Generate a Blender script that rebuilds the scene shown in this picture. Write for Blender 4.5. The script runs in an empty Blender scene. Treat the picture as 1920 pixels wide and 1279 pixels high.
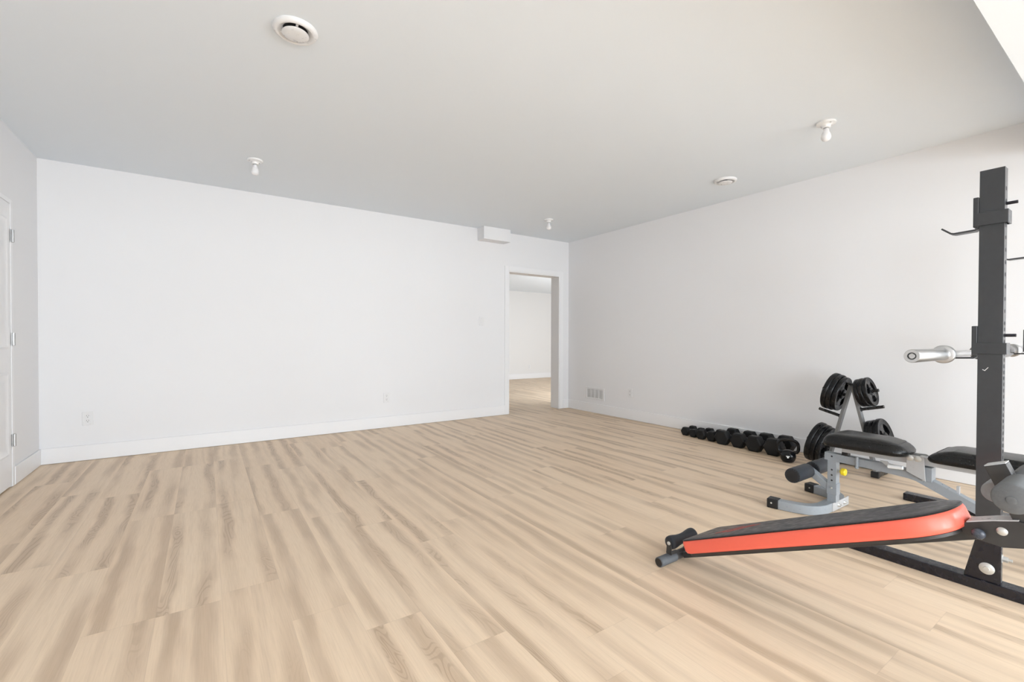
import bpy, bmesh, math, random
from mathutils import Vector, Matrix
PI = math.pi
random.seed(4)
sc = bpy.context.scene
COL = sc.collection
H = 2.55
XL, XR, YB = -1.154, 4.645, 5.32
YW = -6.5          # window wall behind the viewpoint
YS = 0.44          # far edge of the dropped soffit overhead
HS = 2.55
ZS = 2.30          # underside of the soffit
WR = (-4.9, -2.4, .10, 2.12)      # unseen window added in the right wall to brighten the left one
WL = (-5.6, -3.0, .10, 2.12)      # another unseen one, added in the left wall to brighten the right

# ------------------------------------------------------------------ materials
def new_mat(name):
    m = bpy.data.materials.new(name); m.use_nodes = True
    nt = m.node_tree; b = nt.nodes['Principled BSDF']
    return m, nt, b
def lk(nt, a, b): nt.links.new(a, b)
def mat(name, col, rough=0.5, metal=0.0, rvar=0.08, nscale=40, bump=0.0, cvar=0.0, spec=0.5, coat=0.0):
    m, nt, b = new_mat(name)
    b.inputs['Metallic'].default_value = metal
    b.inputs['Specular IOR Level'].default_value = spec
    b.inputs['Coat Weight'].default_value = coat
    tc = nt.nodes.new('ShaderNodeTexCoord')
    n = nt.nodes.new('ShaderNodeTexNoise'); n.inputs['Scale'].default_value = nscale; n.inputs['Detail'].default_value = 4
    lk(nt, tc.outputs['Object'], n.inputs['Vector'])
    mr = nt.nodes.new('ShaderNodeMapRange')
    mr.inputs['From Min'].default_value = 0.3; mr.inputs['From Max'].default_value = 0.7
    mr.inputs['To Min'].default_value = max(0.02, rough - rvar); mr.inputs['To Max'].default_value = min(1, rough + rvar)
    lk(nt, n.outputs['Fac'], mr.inputs['Value']); lk(nt, mr.outputs['Result'], b.inputs['Roughness'])
    mx = nt.nodes.new('ShaderNodeMix'); mx.data_type = 'RGBA'
    mx.inputs[6].default_value = (*[c * (1 - cvar) for c in col], 1)
    mx.inputs[7].default_value = (*[min(1, c * (1 + cvar)) for c in col], 1)
    lk(nt, n.outputs['Fac'], mx.inputs[0]); lk(nt, mx.outputs[2], b.inputs['Base Color'])
    if bump:
        bp = nt.nodes.new('ShaderNodeBump'); bp.inputs['Strength'].default_value = bump; bp.inputs['Distance'].default_value = 0.002
        lk(nt, n.outputs['Fac'], bp.inputs['Height']); lk(nt, bp.outputs['Normal'], b.inputs['Normal'])
    return m

M = {}
M['wall'] = mat('white_wall_paint', (.77, .77, .78), .62, nscale=160, bump=.06, cvar=.006, spec=.3)
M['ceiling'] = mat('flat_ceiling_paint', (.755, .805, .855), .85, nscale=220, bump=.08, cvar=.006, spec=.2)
M['trim'] = mat('white_trim_paint', (.80, .80, .81), .38, nscale=30, cvar=.004)
M['next_wall'] = mat('warm_white_wall_paint', (.73, .72, .71), .62, nscale=160, bump=.05, cvar=.005, spec=.3)
M['plastic_white'] = mat('white_plastic', (.74, .74, .745), .32)
M['porcelain'] = mat('white_porcelain', (.80, .80, .80), .22)
M['bulb'] = mat('frosted_bulb_glass', (.78, .78, .79), .28)
M['slot'] = mat('outlet_slot_dark', (.16, .16, .16), .6)
M['hole_shade'] = mat('hole_shade_dark', (.03, .03, .032), .8)  # near-black stands for the shade inside vents and drilled holes
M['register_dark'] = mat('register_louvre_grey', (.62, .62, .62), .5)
M['steel'] = mat('brushed_steel', (.50, .50, .50), .36, metal=1.0, nscale=90)
M['zinc'] = mat('zinc_bolt', (.62, .62, .60), .36, metal=.6, nscale=60)
M['chrome'] = mat('bar_chrome', (.56, .56, .56), .34, metal=1.0, nscale=120, rvar=.03)
M['rack_black'] = mat('charcoal_powder_coat', (.034, .036, .039), .40, nscale=45, bump=.0, cvar=.15, rvar=.05, spec=.35, coat=.25)
M['rail_black'] = mat('gloss_black_paint', (.009, .009, .014), .26, nscale=40, cvar=.25, rvar=.05)
M['rubber'] = mat('black_rubber', (.010, .010, .0115), .48, nscale=60, bump=.1, cvar=.3)
M['plate_rubber'] = mat('black_plate_rubber', (.005, .005, .0055), .30, nscale=30, cvar=.2, rvar=.05, spec=.28)
M['plate_face'] = mat('black_plate_face', (.012, .012, .0125), .28, nscale=50, cvar=.15, rvar=.04, spec=.5)
M['dumbbell'] = mat('black_hex_rubber', (.008, .008, .0085), .5, nscale=70, bump=.15, cvar=.3, spec=.3)
M['handle_chrome'] = mat('dumbbell_handle_chrome', (.6, .6, .6), .3, metal=1.0)
M['kettle'] = mat('black_enamel', (.006, .006, .007), .20, nscale=30, cvar=.2, rvar=.04, spec=.35)
M['white_print'] = mat('white_print', (.8, .8, .8), .5)
M['vinyl'] = mat('black_vinyl', (.007, .007, .007), .30, nscale=220, bump=.06, cvar=.2, rvar=.04, spec=.35)
M['bench_grey'] = mat('blue_grey_paint', (.285, .312, .338), .34, nscale=80, cvar=.05)
M['bench_silver'] = mat('silver_paint', (.45, .455, .46), .34, nscale=80, cvar=.04)
M['foam_blue'] = mat('blue_black_foam', (.016, .020, .028), .55, nscale=220, bump=.2, cvar=.3)
M['foam_grey'] = mat('worn_grey_foam', (.125, .13, .135), .8, nscale=120, bump=.35, cvar=.25)
M['foam_lit'] = mat('lit_worn_foam', (.27, .275, .28), .8, nscale=120, bump=.35, cvar=.2)  # lighter copy of the grey foam, its lit tone put into the colour
M['foam_dark'] = mat('dark_roller_foam', (.022, .027, .036), .6, nscale=160, bump=.2, cvar=.2)
M['yellow'] = mat('yellow_plastic', (.86, .66, .02), .35)
M['orange'] = mat('orange_red_vinyl', (.86, .145, .095), .36, nscale=90, cvar=.03)
M['board_top'] = mat('scuffed_black_vinyl', (.045, .043, .050), .40, nscale=35, cvar=.35, rvar=.12)
M['situp_frame'] = mat('dark_brown_black_paint', (.036, .034, .033), .42, nscale=60, cvar=.25)
M['knob'] = mat('blue_black_knob', (.05, .06, .08), .25)
M['red_print'] = mat('red_print', (.55, .07, .05), .5)
M['tree_grey'] = mat('grey_tree_paint', (.17, .17, .17), .38, nscale=60, cvar=.1)
M['tree_black'] = mat('black_peg_paint', (.015, .015, .015), .3, nscale=60, cvar=.1)
M['grip_white'] = mat('white_grip', (.84, .87, .89), .4)
M['cap_dark'] = mat('dark_tube_cap', (.022, .018, .016), .55, nscale=90, cvar=.2, bump=.2)
M['tube_grey'] = mat('worn_grey_tube_cover', (.085, .092, .10), .6, nscale=70, cvar=.3, bump=.2)

def floor_material():
    m, nt, b = new_mat('oak_vinyl_plank')
    N = nt.nodes.new
    def mth(op, a, c=None, d=None):
        n = N('ShaderNodeMath'); n.operation = op
        for i, v in enumerate((a, c, d)):
            if v is None: continue
            if isinstance(v, (int, float)): n.inputs[i].default_value = v
            else: lk(nt, v, n.inputs[i])
        return n.outputs[0]
    def comb(x, y, z):
        n = N('ShaderNodeCombineXYZ')
        for i, v in enumerate((x, y, z)):
            if isinstance(v, (int, float)): n.inputs[i].default_value = v
            else: lk(nt, v, n.inputs[i])
        return n.outputs[0]
    def noise(vec, scale, detail=3, rough=.5, dist=0.):
        n = N('ShaderNodeTexNoise'); lk(nt, vec, n.inputs['Vector'])
        n.inputs['Scale'].default_value = scale; n.inputs['Detail'].default_value = detail
        n.inputs['Roughness'].default_value = rough; n.inputs['Distortion'].default_value = dist
        return n.outputs['Fac']
    def smooth(v, a, c):
        n = N('ShaderNodeMapRange'); n.interpolation_type = 'SMOOTHSTEP'
        lk(nt, v, n.inputs['Value']); n.inputs['From Min'].default_value = a; n.inputs['From Max'].default_value = c
        return n.outputs['Result']
    def mix(f, c1, c2):
        n = N('ShaderNodeMix'); n.data_type = 'RGBA'
        if isinstance(f, (int, float)): n.inputs[0].default_value = f
        else: lk(nt, f, n.inputs[0])
        for i, c in ((6, c1), (7, c2)):
            if isinstance(c, tuple): n.inputs[i].default_value = (*c, 1)
            else: lk(nt, c, n.inputs[i])
        return n.outputs[2]
    W, L = 0.213, 1.22
    tc = N('ShaderNodeTexCoord'); sp = N('ShaderNodeSeparateXYZ'); lk(nt, tc.outputs['Object'], sp.inputs[0])
    X, Y = sp.outputs[0], sp.outputs[1]
    fx = mth('DIVIDE', mth('SUBTRACT', X, 0.05), W)
    col = mth('FLOOR', fx); u = mth('FRACT', fx)
    wn = N('ShaderNodeTexWhiteNoise'); wn.noise_dimensions = '1D'; lk(nt, mth('ADD', col, 11.37), wn.inputs['W'])
    fy = mth('ADD', mth('DIVIDE', Y, L), wn.outputs['Value'])
    row = mth('FLOOR', fy); v = mth('FRACT', fy)
    wn2 = N('ShaderNodeTexWhiteNoise'); wn2.noise_dimensions = '2D'; lk(nt, comb(col, row, 0), wn2.inputs['Vector'])
    idv = wn2.outputs['Value']
    ids = N('ShaderNodeSeparateColor'); lk(nt, wn2.outputs['Color'], ids.inputs[0])
    ox = mth('MULTIPLY', ids.outputs[0], 57.0); oy = mth('MULTIPLY', ids.outputs[1], 83.0)
    px = mth('ADD', X, ox)
    # soft darker bands that run along each plank, some near its edges
    yy = mth('ADD', Y, oy)
    ids3 = N('ShaderNodeTexWhiteNoise'); ids3.noise_dimensions = '3D'; lk(nt, comb(col, row, 5.5), ids3.inputs['Vector'])
    ids4 = N('ShaderNodeSeparateColor'); lk(nt, ids3.outputs['Color'], ids4.inputs[0])
    wob = mth('MULTIPLY', mth('SUBTRACT', noise(comb(ox, mth('MULTIPLY', yy, 1.5), 0), 1.0, 2), .5), .42)
    edge = noise(comb(mth('MULTIPLY', px, 34.), mth('MULTIPLY', yy, 3.2), 2.), 1.0, 3, .6)
    def band(c0, w0, seed, amp0):
        c1 = mth('ADD', c0, wob)
        dist = mth('ABSOLUTE', mth('SUBTRACT', u, c1))
        dist = mth('ADD', dist, mth('MULTIPLY', mth('SUBTRACT', edge, .5), .16))
        bnd = mth('SUBTRACT', 1., smooth(mth('DIVIDE', dist, w0), .15, 1.))
        am = smooth(noise(comb(oy, mth('MULTIPLY', yy, 1.1), seed), 1.0, 2), .30, .62)
        return mth('MULTIPLY', mth('MULTIPLY', bnd, am), amp0)
    b1 = band(mth('MULTIPLY', ids.outputs[2], .30), .20, 1.3, .95)
    b2 = band(mth('ADD', mth('MULTIPLY', ids4.outputs[0], .35), .62), .24, 8.1, .85)
    st = mth('MAXIMUM', b1, b2)
    st2 = noise(comb(mth('MULTIPLY', px, 24.), mth('MULTIPLY', yy, .9), 3.), 1.0, 3, .55)
    streak2 = smooth(st2, .48, .75)
    # cathedral rings, shown inside the darker bands
    rn = noise(comb(mth('MULTIPLY', mth('SUBTRACT', u, wob), 1.6), mth('MULTIPLY', yy, 1.5), mth('MULTIPLY', ids4.outputs[1], 30.)), 1.0, 2, .45, .5)
    rings = smooth(mth('SINE', mth('MULTIPLY', rn, 150.)), .1, .95)
    ringm = mth('MULTIPLY', mth('MULTIPLY', rings, smooth(st, .35, .8)), smooth(ids4.outputs[2], .35, .6))
    streak = st
    # fine grain
    fg = noise(comb(mth('MULTIPLY', px, 260.), mth('MULTIPLY', Y, 7.), 0), 1.0, 3, .6)
    fgr = smooth(fg, .35, .75)
    base = mix(idv, (.755, .590, .425), (.790, .630, .462))
    c = mix(mth('MULTIPLY', streak, .58), base, (.385, .268, .175))
    c = mix(mth('MULTIPLY', streak2, .20), c, (.36, .255, .175))
    c = mix(mth('MULTIPLY', ringm, .27), c, (.25, .150, .088))
    c = mix(mth('MULTIPLY', fgr, .13), c, (.33, .23, .15))
    # bevelled seams
    ed = mth('MINIMUM', mth('MINIMUM', u, mth('SUBTRACT', 1., u)), 1.)
    seamx = mth('SUBTRACT', 1., smooth(mth('MULTIPLY', ed, W), .0004, .0016))
    ev = mth('MINIMUM', v, mth('SUBTRACT', 1., v))
    seamy = mth('SUBTRACT', 1., smooth(mth('MULTIPLY', ev, L), .0004, .0018))
    seam = mth('MAXIMUM', seamx, seamy)
    c = mix(mth('MULTIPLY', seam, .16), c, (.30, .21, .145))
    lk(nt, c, b.inputs['Base Color'])
    rr = mth('ADD', .42, mth('MULTIPLY', fgr, .14)); lk(nt, rr, b.inputs['Roughness'])
    b.inputs['Specular IOR Level'].default_value = .35
    bp = N('ShaderNodeBump'); bp.inputs['Strength'].default_value = .12; bp.inputs['Distance'].default_value = .001
    lk(nt, mth('SUBTRACT', mth('MULTIPLY', fg, .35), seam), bp.inputs['Height']); lk(nt, bp.outputs['Normal'], b.inputs['Normal'])
    return m
M['floor'] = floor_material()

# ------------------------------------------------------------------ mesh builder
def frame_from(d, up=(0, 0, 1)):
    d = Vector(d).normalized(); up = Vector(up)
    if abs(d.dot(up)) > .999: up = Vector((0, 1, 0))
    x = up.cross(d).normalized(); y = d.cross(x).normalized()
    return x, y, d
class MB:
    def __init__(s): s.v = []; s.f = []
    def add(s, vs, fs):
        o = len(s.v); s.v += [Vector(p) for p in vs]; s.f += [tuple(i + o for i in f) for f in fs]; return s
    def box(s, x0, x1, y0, y1, z0, z1):
        vs = [(x, y, z) for z in (z0, z1) for y in (y0, y1) for x in (x0, x1)]
        return s.add(vs, [(0, 2, 3, 1), (4, 5, 7, 6), (0, 1, 5, 4), (2, 6, 7, 3), (0, 4, 6, 2), (1, 3, 7, 5)])
    def bar(s, p0, p1, w, h, up=(0, 0, 1)):
        """square tube between two points, w across, h along up"""
        p0, p1 = Vector(p0), Vector(p1); x, y, d = frame_from(p1 - p0, up)
        vs = []
        for p in (p0, p1):
            for a, c in ((-1, -1), (1, -1), (1, 1), (-1, 1)): vs.append(p + x * a * w / 2 + y * c * h / 2)
        return s.add(vs, [(3, 2, 1, 0), (4, 5, 6, 7), (0, 1, 5, 4), (1, 2, 6, 5), (2, 3, 7, 6), (3, 0, 4, 7)])
    def prism(s, poly, d):
        """closed polygon (3D points) pushed along d"""
        d = Vector(d); n = len(poly); a = [Vector(p) for p in poly]
        nrm = sum(((a[i] - a[0]).cross(a[(i + 1) % n] - a[0]) for i in range(1, n - 1)), Vector())
        if nrm.dot(d) > 0: a = a[::-1]
        return s.add(a + [p + d for p in a], [tuple(range(n)), tuple(range(2 * n - 1, n - 1, -1))] +
                     [(i, i + n, (i + 1) % n + n, (i + 1) % n) for i in range(n)])
    def lathe(s, c, d, prof, seg=32, closed=False):
        """prof: (r, h) along axis d from c; closed joins last to first (ring)"""
        c = Vector(c); x, y, d = frame_from(d); vs = []; fs = []; n = len(prof); idx = []
        for r, h in prof:
            if r < 1e-6: idx.append([len(vs)]); vs.append(c + d * h)
            else:
                idx.append(list(range(len(vs), len(vs) + seg)))
                for k in range(seg):
                    t = 2 * PI * k / seg; vs.append(c + d * h + x * (r * math.cos(t)) + y * (r * math.sin(t)))
        for i in range(n if closed else n - 1):
            A, B = idx[i], idx[(i + 1) % n]
            for k in range(seg):
                k2 = (k + 1) % seg
                if len(A) == 1 and len(B) == 1: continue
                if len(A) == 1: fs.append((A[0], B[k2], B[k]))
                elif len(B) == 1: fs.append((A[k], A[k2], B[0]))
                else: fs.append((A[k], A[k2], B[k2], B[k]))
        return s.add(vs, fs)
    def cyl(s, p0, p1, r0, r1=None, seg=24, ch=0.0):
        r1 = r0 if r1 is None else r1; p0, p1 = Vector(p0), Vector(p1); L = (p1 - p0).length
        pr = [(0, 0), (r0 - ch, 0), (r0, ch), (r1, L - ch), (r1 - ch, L), (0, L)] if ch else [(0, 0), (r0, 0), (r1, L), (0, L)]
        return s.lathe(p0, p1 - p0, pr, seg)
    def sweep(s, pts, prof, up=(0, 0, 1), closed=False):
        """prof: list of (a, b) offsets; a across (side), b along up"""
        P = [Vector(p) for p in pts]; n = len(P); m = len(prof); vs = []; fs = []
        px = None
        for i in range(n):
            if closed: t = (P[(i + 1) % n] - P[i - 1])
            else: t = P[min(i + 1, n - 1)] - P[max(i - 1, 0)]
            t.normalize()
            x, y, d = frame_from(t, up)
            if px is not None and x.dot(px) < 0: x, y = -x, -y
            px = x
            k = 1.0
            if 0 < i < n - 1:
                a = (P[i] - P[i - 1]).normalized(); k = 1 / max(.5, math.sqrt(max(1e-4, (1 + a.dot((P[i + 1] - P[i]).normalized())) / 2)))
            for a, b in prof: vs.append(P[i] + x * a * k + y * b)
        for i in range(n if closed else n - 1):
            j = (i + 1) % n
            for k in range(m):
                k2 = (k + 1) % m; fs.append((i * m + k, i * m + k2, j * m + k2, j * m + k))
        if not closed: fs += [tuple(range(m - 1, -1, -1)), tuple(range((n - 1) * m, n * m))]
        return s.add(vs, fs)
    def tube(s, pts, r, seg=14, up=(0, 0, 1), closed=False):
        return s.sweep(pts, [(r * math.cos(2 * PI * k / seg), r * math.sin(2 * PI * k / seg)) for k in range(seg)], up, closed)
    def rect(s, pts, w, h, up=(0, 0, 1)):
        return s.sweep(pts, [(-w / 2, -h / 2), (w / 2, -h / 2), (w / 2, h / 2), (-w / 2, h / 2)], up)
    def rings(s, loops, cap=True):
        m = len(loops[0]); vs = [p for l in loops for p in l]; fs = []
        for i in range(len(loops) - 1):
            for k in range(m):
                k2 = (k + 1) % m; fs.append((i * m + k, i * m + k2, (i + 1) * m + k2, (i + 1) * m + k))
        if cap: fs += [tuple(range(m - 1, -1, -1)), tuple(range((len(loops) - 1) * m, len(loops) * m))]
        return s.add(vs, fs)

def obj(name, mb, m, parent=None, bevel=0.0, smooth=35, seg=2, label=None, subsurf=0, second=None):
    root = parent
    while root is not None and root.parent is not None: root = root.parent
    off = Vector(root.location) if root is not None else Vector()
    me = bpy.data.meshes.new(name)
    me.from_pydata([tuple(p - off) for p in mb.v], [], mb.f)
    if second:                                   # (builder, material): surface pattern kept in the same part
        nf = len(mb.f); both = MB(); both.add(mb.v, mb.f); both.add(second[0].v, second[0].f)
        me.clear_geometry(); me.from_pydata([tuple(p - off) for p in both.v], [], both.f)
        for i, p in enumerate(me.polygons): p.material_index = 1 if i >= nf else 0
    bm = bmesh.new(); bm.from_mesh(me); bmesh.ops.recalc_face_normals(bm, faces=bm.faces); bm.to_mesh(me); bm.free()
    me.materials.append(M[m])
    if second: me.materials.append(M[second[1]])
    o = bpy.data.objects.new(name, me); COL.objects.link(o)
    if parent is not None: o.parent = parent
    if smooth:
        for p in me.polygons: p.use_smooth = True
        me.set_sharp_from_angle(angle=math.radians(smooth))
    if bevel:
        md = o.modifiers.new('edge', 'BEVEL'); md.width = bevel; md.segments = seg; md.limit_method = 'ANGLE'; md.angle_limit = math.radians(35)
        md.harden_normals = False
        for p in me.polygons: p.use_smooth = True
        me.set_sharp_from_angle(angle=math.radians(180))
        wn = o.modifiers.new('normals', 'WEIGHTED_NORMAL'); wn.keep_sharp = True
    if subsurf:
        md = o.modifiers.new('round', 'SUBSURF'); md.levels = subsurf; md.render_levels = subsurf
    if label: o['label'] = label
    return o
def thing(name, label, cat, loc, group=None):
    o = bpy.data.objects.new(name, None); COL.objects.link(o); o.location = loc; o.empty_display_size = .05
    o['label'] = label; o['category'] = cat
    if group: o['group'] = group
    return o
def tag(o, label, cat, group=None):
    o['label'] = label; o['category'] = cat
    if group: o['group'] = group
    return o
def struct(name, mb, m, bevel=0.0, parent=None, label=None, cat=None):
    o = obj(name, mb, m, parent, bevel)
    if parent is None:
        o['kind'] = 'structure'
        if label: o['label'] = label
        o['category'] = cat or name.split('_')[0]
    return o

# ------------------------------------------------------------------ room shell
struct('floor', MB().box(XL - .3, 9.9, YW - .3, 10.1, -.08, 0), 'floor', label='light oak vinyl plank floor running through the doorway', cat='floor')
DX0, DX1, DZ = 3.532, 4.463, 2.022     # doorway in the back wall
YB2 = YB + .185
w = MB().box(XL - .15, DX0, YB, YB2, 0, H).box(DX1, XR, YB, YB2, 0, H).box(DX0, DX1, YB, YB2, DZ, H)
struct('wall_back', w, 'wall', label='white back wall with an open doorway', cat='wall')
struct('wall_right', MB().box(XR, XR + .15, WR[1], YB2, 0, HS).box(XR, XR + .15, YW - .15, WR[0], 0, HS).box(XR, XR + .15, WR[0], WR[1], 0, WR[2]).box(XR, XR + .15, WR[0], WR[1], WR[3], HS), 'wall', label='plain white wall behind the dumbbells and weight tree', cat='wall')
LD0, LD1, LDZ = 3.84, 4.66, 2.012      # door opening in the left wall
w = MB().box(XL - .15, XL, WL[1], LD0, 0, HS).box(XL - .15, XL, YW - .15, WL[0], 0, HS).box(XL - .15, XL, WL[0], WL[1], 0, WL[2]).box(XL - .15, XL, WL[0], WL[1], WL[3], HS).box(XL - .15, XL, LD1, YB, 0, HS).box(XL - .15, XL, LD0, LD1, LDZ, HS)
struct('wall_left', w, 'wall', label='white wall holding the hinged panel door', cat='wall')
# window wall behind the viewpoint
WIN = [(-.10, 1.75, .10, 2.12), (2.30, 4.15, .10, 2.12)]
w = MB(); xs = XL - .15
for x0, x1, z0, z1 in WIN:
    w.box(xs, x0, YW - .15, YW, 0, HS).box(x0, x1, YW - .15, YW, 0, z0).box(x0, x1, YW - .15, YW, z1, HS); xs = x1
w.box(xs, XR + .15, YW - .15, YW, 0, HS)
struct('wall_front', w, 'wall', label='white window wall', cat='wall')
for i, (x0, x1, z0, z1) in enumerate(WIN):
    f = MB(); t = .05
    f.box(x0, x0 + t, YW - .12, YW - .04, z0, z1).box(x1 - t, x1, YW - .12, YW - .04, z0, z1)
    f.box(x0 + t, x1 - t, YW - .12, YW - .04, z0, z0 + t).box(x0 + t, x1 - t, YW - .12, YW - .04, z1 - t, z1)
    f.box((x0 + x1) / 2 - .025, (x0 + x1) / 2 + .025, YW - .12, YW - .04, z0 + t, z1 - t)
    struct('window_%d' % (i + 1), f, 'trim', label='unseen white framed window added to light the opposite wall', cat='window')
for k, (xw, W_) in enumerate(((XR + .04, WR), (XL - .12, WL))):  # added side windows, out of view, that even out the wall light
    f = MB(); t = .05; y0, y1, z0, z1 = W_
    f.box(xw, xw + .08, y0, y0 + t, z0, z1).box(xw, xw + .08, y1 - t, y1, z0, z1).box(xw, xw + .08, y0 + t, y1 - t, z0, z0 + t)
    f.box(xw, xw + .08, y0 + t, y1 - t, z1 - t, z1).box(xw, xw + .08, (y0 + y1) / 2 - .025, (y0 + y1) / 2 + .025, z0 + t, z1 - t)
    struct('window_%d' % (3 + k), f, 'trim', label='unseen white framed window added to light the opposite wall', cat='window')
struct('ceiling', MB().box(XL - .15, XR + .15, YW - .15, YB, H, H + .12), 'ceiling', label='flat white ceiling with vents and bare bulb fixtures', cat='ceiling')
struct('ceiling_soffit', MB().box(XL, XR, -1.1, YS, ZS, H), 'ceiling', label='dropped white soffit crossing overhead', cat='ceiling')
struct('ceiling_header', MB().box(XL, XR, -1.25, -1.1, 2.04, H), 'wall', label='unseen white header added to shade the soffit', cat='ceiling')  # unseen beam added to keep window light off the soffit underside
# adjoining room seen through the doorway
NX0, NX1, NY1, NH = 1.2, 9.6, 9.86, 2.33
struct('wall_far', MB().box(NX0 - .1, NX1 + .1, NY1, NY1 + .12, 0, NH + .2), 'next_wall', label='far wall of the room seen through the doorway', cat='wall')
struct('ceiling_far', MB().box(NX0 - .1, NX1 + .1, YB2, NY1 + .12, NH, NH + .12), 'ceiling', label='white ceiling of the room beyond the doorway', cat='ceiling')
struct('wall_far_left', MB().box(NX0 - .12, NX0, YB2, NY1, 0, NH), 'next_wall', cat='wall', label='side wall of the room beyond')
struct('wall_far_right', MB().box(NX1, NX1 + .12, YB2, NY1, 0, NH).box(XR, NX1, YB2 - .1, YB2, 0, NH), 'next_wall', cat='wall', label='other side wall of the room beyond')
# baseboards
BH, BT = .135, .014
def baseboard(name, x0, x1, y0, y1, label):
    struct(name, MB().box(x0, x1, y0, y1, .002, BH), 'trim', bevel=.004, label=label, cat='baseboard')
baseboard('baseboard_back', XL, DX0 - .066, YB - BT, YB, 'white baseboard along the back wall')
baseboard('baseboard_back_corner', DX1 + .066, XR, YB - BT, YB, 'short white baseboard between doorway and corner')
baseboard('baseboard_right', XR - BT, XR, YW, YB - BT, 'white baseboard behind the dumbbells')
baseboard('baseboard_left', XL, XL + BT, LD1 + .042, YB - BT, 'short white baseboard beside the panel door')
baseboard('baseboard_far', NX0, NX1, NY1 - BT, NY1, 'white baseboard in the room beyond the doorway')
# doorway lining and flat casing
t = MB().box(DX0 - .066, DX0, YB - .012, YB, .002, DZ + .066).box(DX1, DX1 + .066, YB - .012, YB, .002, DZ + .066).box(DX0, DX1, YB - .012, YB, DZ, DZ + .066)
struct('trim_1', t, 'trim', bevel=.003, label='flat white casing around the open doorway', cat='trim')
t = MB().box(DX0, DX0 + .012, YB - .004, YB2, .002, DZ).box(DX1 - .012, DX1, YB - .004, YB2, .002, DZ).box(DX0 + .012, DX1 - .012, YB - .004, YB2, DZ - .012, DZ)
struct('trim_2', t, 'trim', label='white jamb lining inside the open doorway', cat='trim')
# boxed-in bulkhead on the back wall
struct('trim_3', MB().box(3.03, 3.452, 5.15, YB, 2.383, H), 'wall', bevel=.003, label='small white boxed bulkhead under the ceiling', cat='bulkhead')
# left door
t = MB().box(XL - .12, XL + .010, LD1, LD1 + .040, .002, LDZ + .03).box(XL - .12, XL + .010, LD0 - .04, LD0, .002, LDZ + .03).box(XL - .12, XL + .010, LD0, LD1, LDZ, LDZ + .03)
struct('trim_4', t, 'trim', bevel=.003, label='narrow white frame of the panel door', cat='trim')
d0, d1, dz = LD0 + .0015, LD1 - .0015, LDZ - .0015
door = MB().box(XL - .040, XL + .006, d0, d1, .012, dz)
od = struct('door_1', door, 'trim', bevel=.002, label='white two-panel door on three steel hinges', cat='door')
def panel(y0, y1, z0, z1):
    x = XL + .006; b = .030
    def rc(i, h): return [(x + h, y0 + i, z0 + i), (x + h, y1 - i, z0 + i), (x + h, y1 - i, z1 - i), (x + h, y0 + i, z1 - i)]
    return MB().rings([rc(0, -.002), rc(0, .004), rc(.012, .007), rc(b, .001), rc(b + .03, .001), rc(b + .055, .006)])
for z0, z1 in ((.235, .82), (.985, 1.90)):
    obj('door_panel', panel(d0 + .11, d1 - .07, z0, z1), 'trim', od, smooth=20)
for z in (.331, 1.052, 1.786):
    hb = MB().cyl((XL + .017, LD1 + .012, z - .045), (XL + .017, LD1 + .012, z + .045), .0085, seg=12, ch=.002)
    hb.box(XL + .010, XL + .0135, LD1 - .012, LD1 + .038, z - .044, z + .044)
    obj('hinge', hb, 'steel', od, label='steel butt hinge')

# ------------------------------------------------------------------ small fittings
def ceiling_vent(x, y, label):
    t = thing('ceiling_vent', label, 'vent', (x, y, H), 'round ceiling vents')
    dn = (0, 0, -1)
    obj('ring', MB().lathe((x, y, H), dn, [(.099, 0), (.100, .005), (.097, .012), (.091, .018), (.084, .0205), (.078, .019), (.074, .015), (.060, .007), (.0545, .0015)], 64), 'plastic_white', t, smooth=60)
    obj('throat_shade', MB().lathe((x, y, H), dn, [(.056, .0008), (0, .0008)], 48), 'hole_shade', t, label='dark disc painted for the shade inside the vent')  # flat disc on the solid ceiling, shade painted in
    obj('disc', MB().lathe((x, y, H), dn, [(0, .012), (.030, .012), (.052, .016), (.0585, .020), (.060, .0235), (.057, .0265), (.030, .029), (0, .0295)], 64), 'plastic_white', t, smooth=60)
    for k in range(3):
        a = k * 2 * PI / 3 + .5
        obj('spoke', MB().bar((x + .02 * math.cos(a), y + .02 * math.sin(a), H - .008), (x + .066 * math.cos(a), y + .066 * math.sin(a), H - .009), .010, .010), 'plastic_white', t)
ceiling_vent(.364, 2.411, 'large-looking round white ceiling vent over the open floor, away from the walls')
ceiling_vent(4.027, 2.408, 'round white ceiling vent close to the wall with the dumbbells')

def bulb_fixture(x, y, label, a0):
    t = thing('bulb_fixture', label, 'light', (x, y, H), 'bare bulb ceiling fixtures')
    dn = (0, 0, -1); c = (x, y, H)
    obj('lamp_holder', MB().lathe(c, dn, [(0, 0), (.058, 0), (.060, .006), (.057, .012), (.040, .014), (.031, .018), (.027, .024), (.0255, .035), (.022, .037), (0, .037)], 40), 'porcelain', t, smooth=50)
    obj('collar', MB().lathe((x, y, H - .037), dn, [(0, 0), (.0165, 0), (.0165, .007), (0, .007)], 24), 'steel', t, label='thin metal collar of the bulb')
    obj('bulb', MB().lathe((x, y, H - .043), dn, [(0, 0), (.0155, 0), (.0165, .010), (.021, .024), (.0275, .041), (.030, .054), (.028, .067), (.0215, .077), (.011, .083), (0, .0845)], 32), 'bulb', t, smooth=70)
    for s in (0, PI):
        p = Vector((x + .043 * math.cos(a0 + s), y + .043 * math.sin(a0 + s), H - .014))
        obj('screw', MB().cyl(p, p + Vector((0, 0, -.005)), .005, .004, seg=12), 'steel', t)
bulb_fixture(.345, 4.347, 'bare white bulb fixture on the ceiling above the wide blank back wall', .3)
bulb_fixture(3.545, 4.436, 'bare white bulb fixture on the ceiling in front of the doorway', .3)
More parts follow.
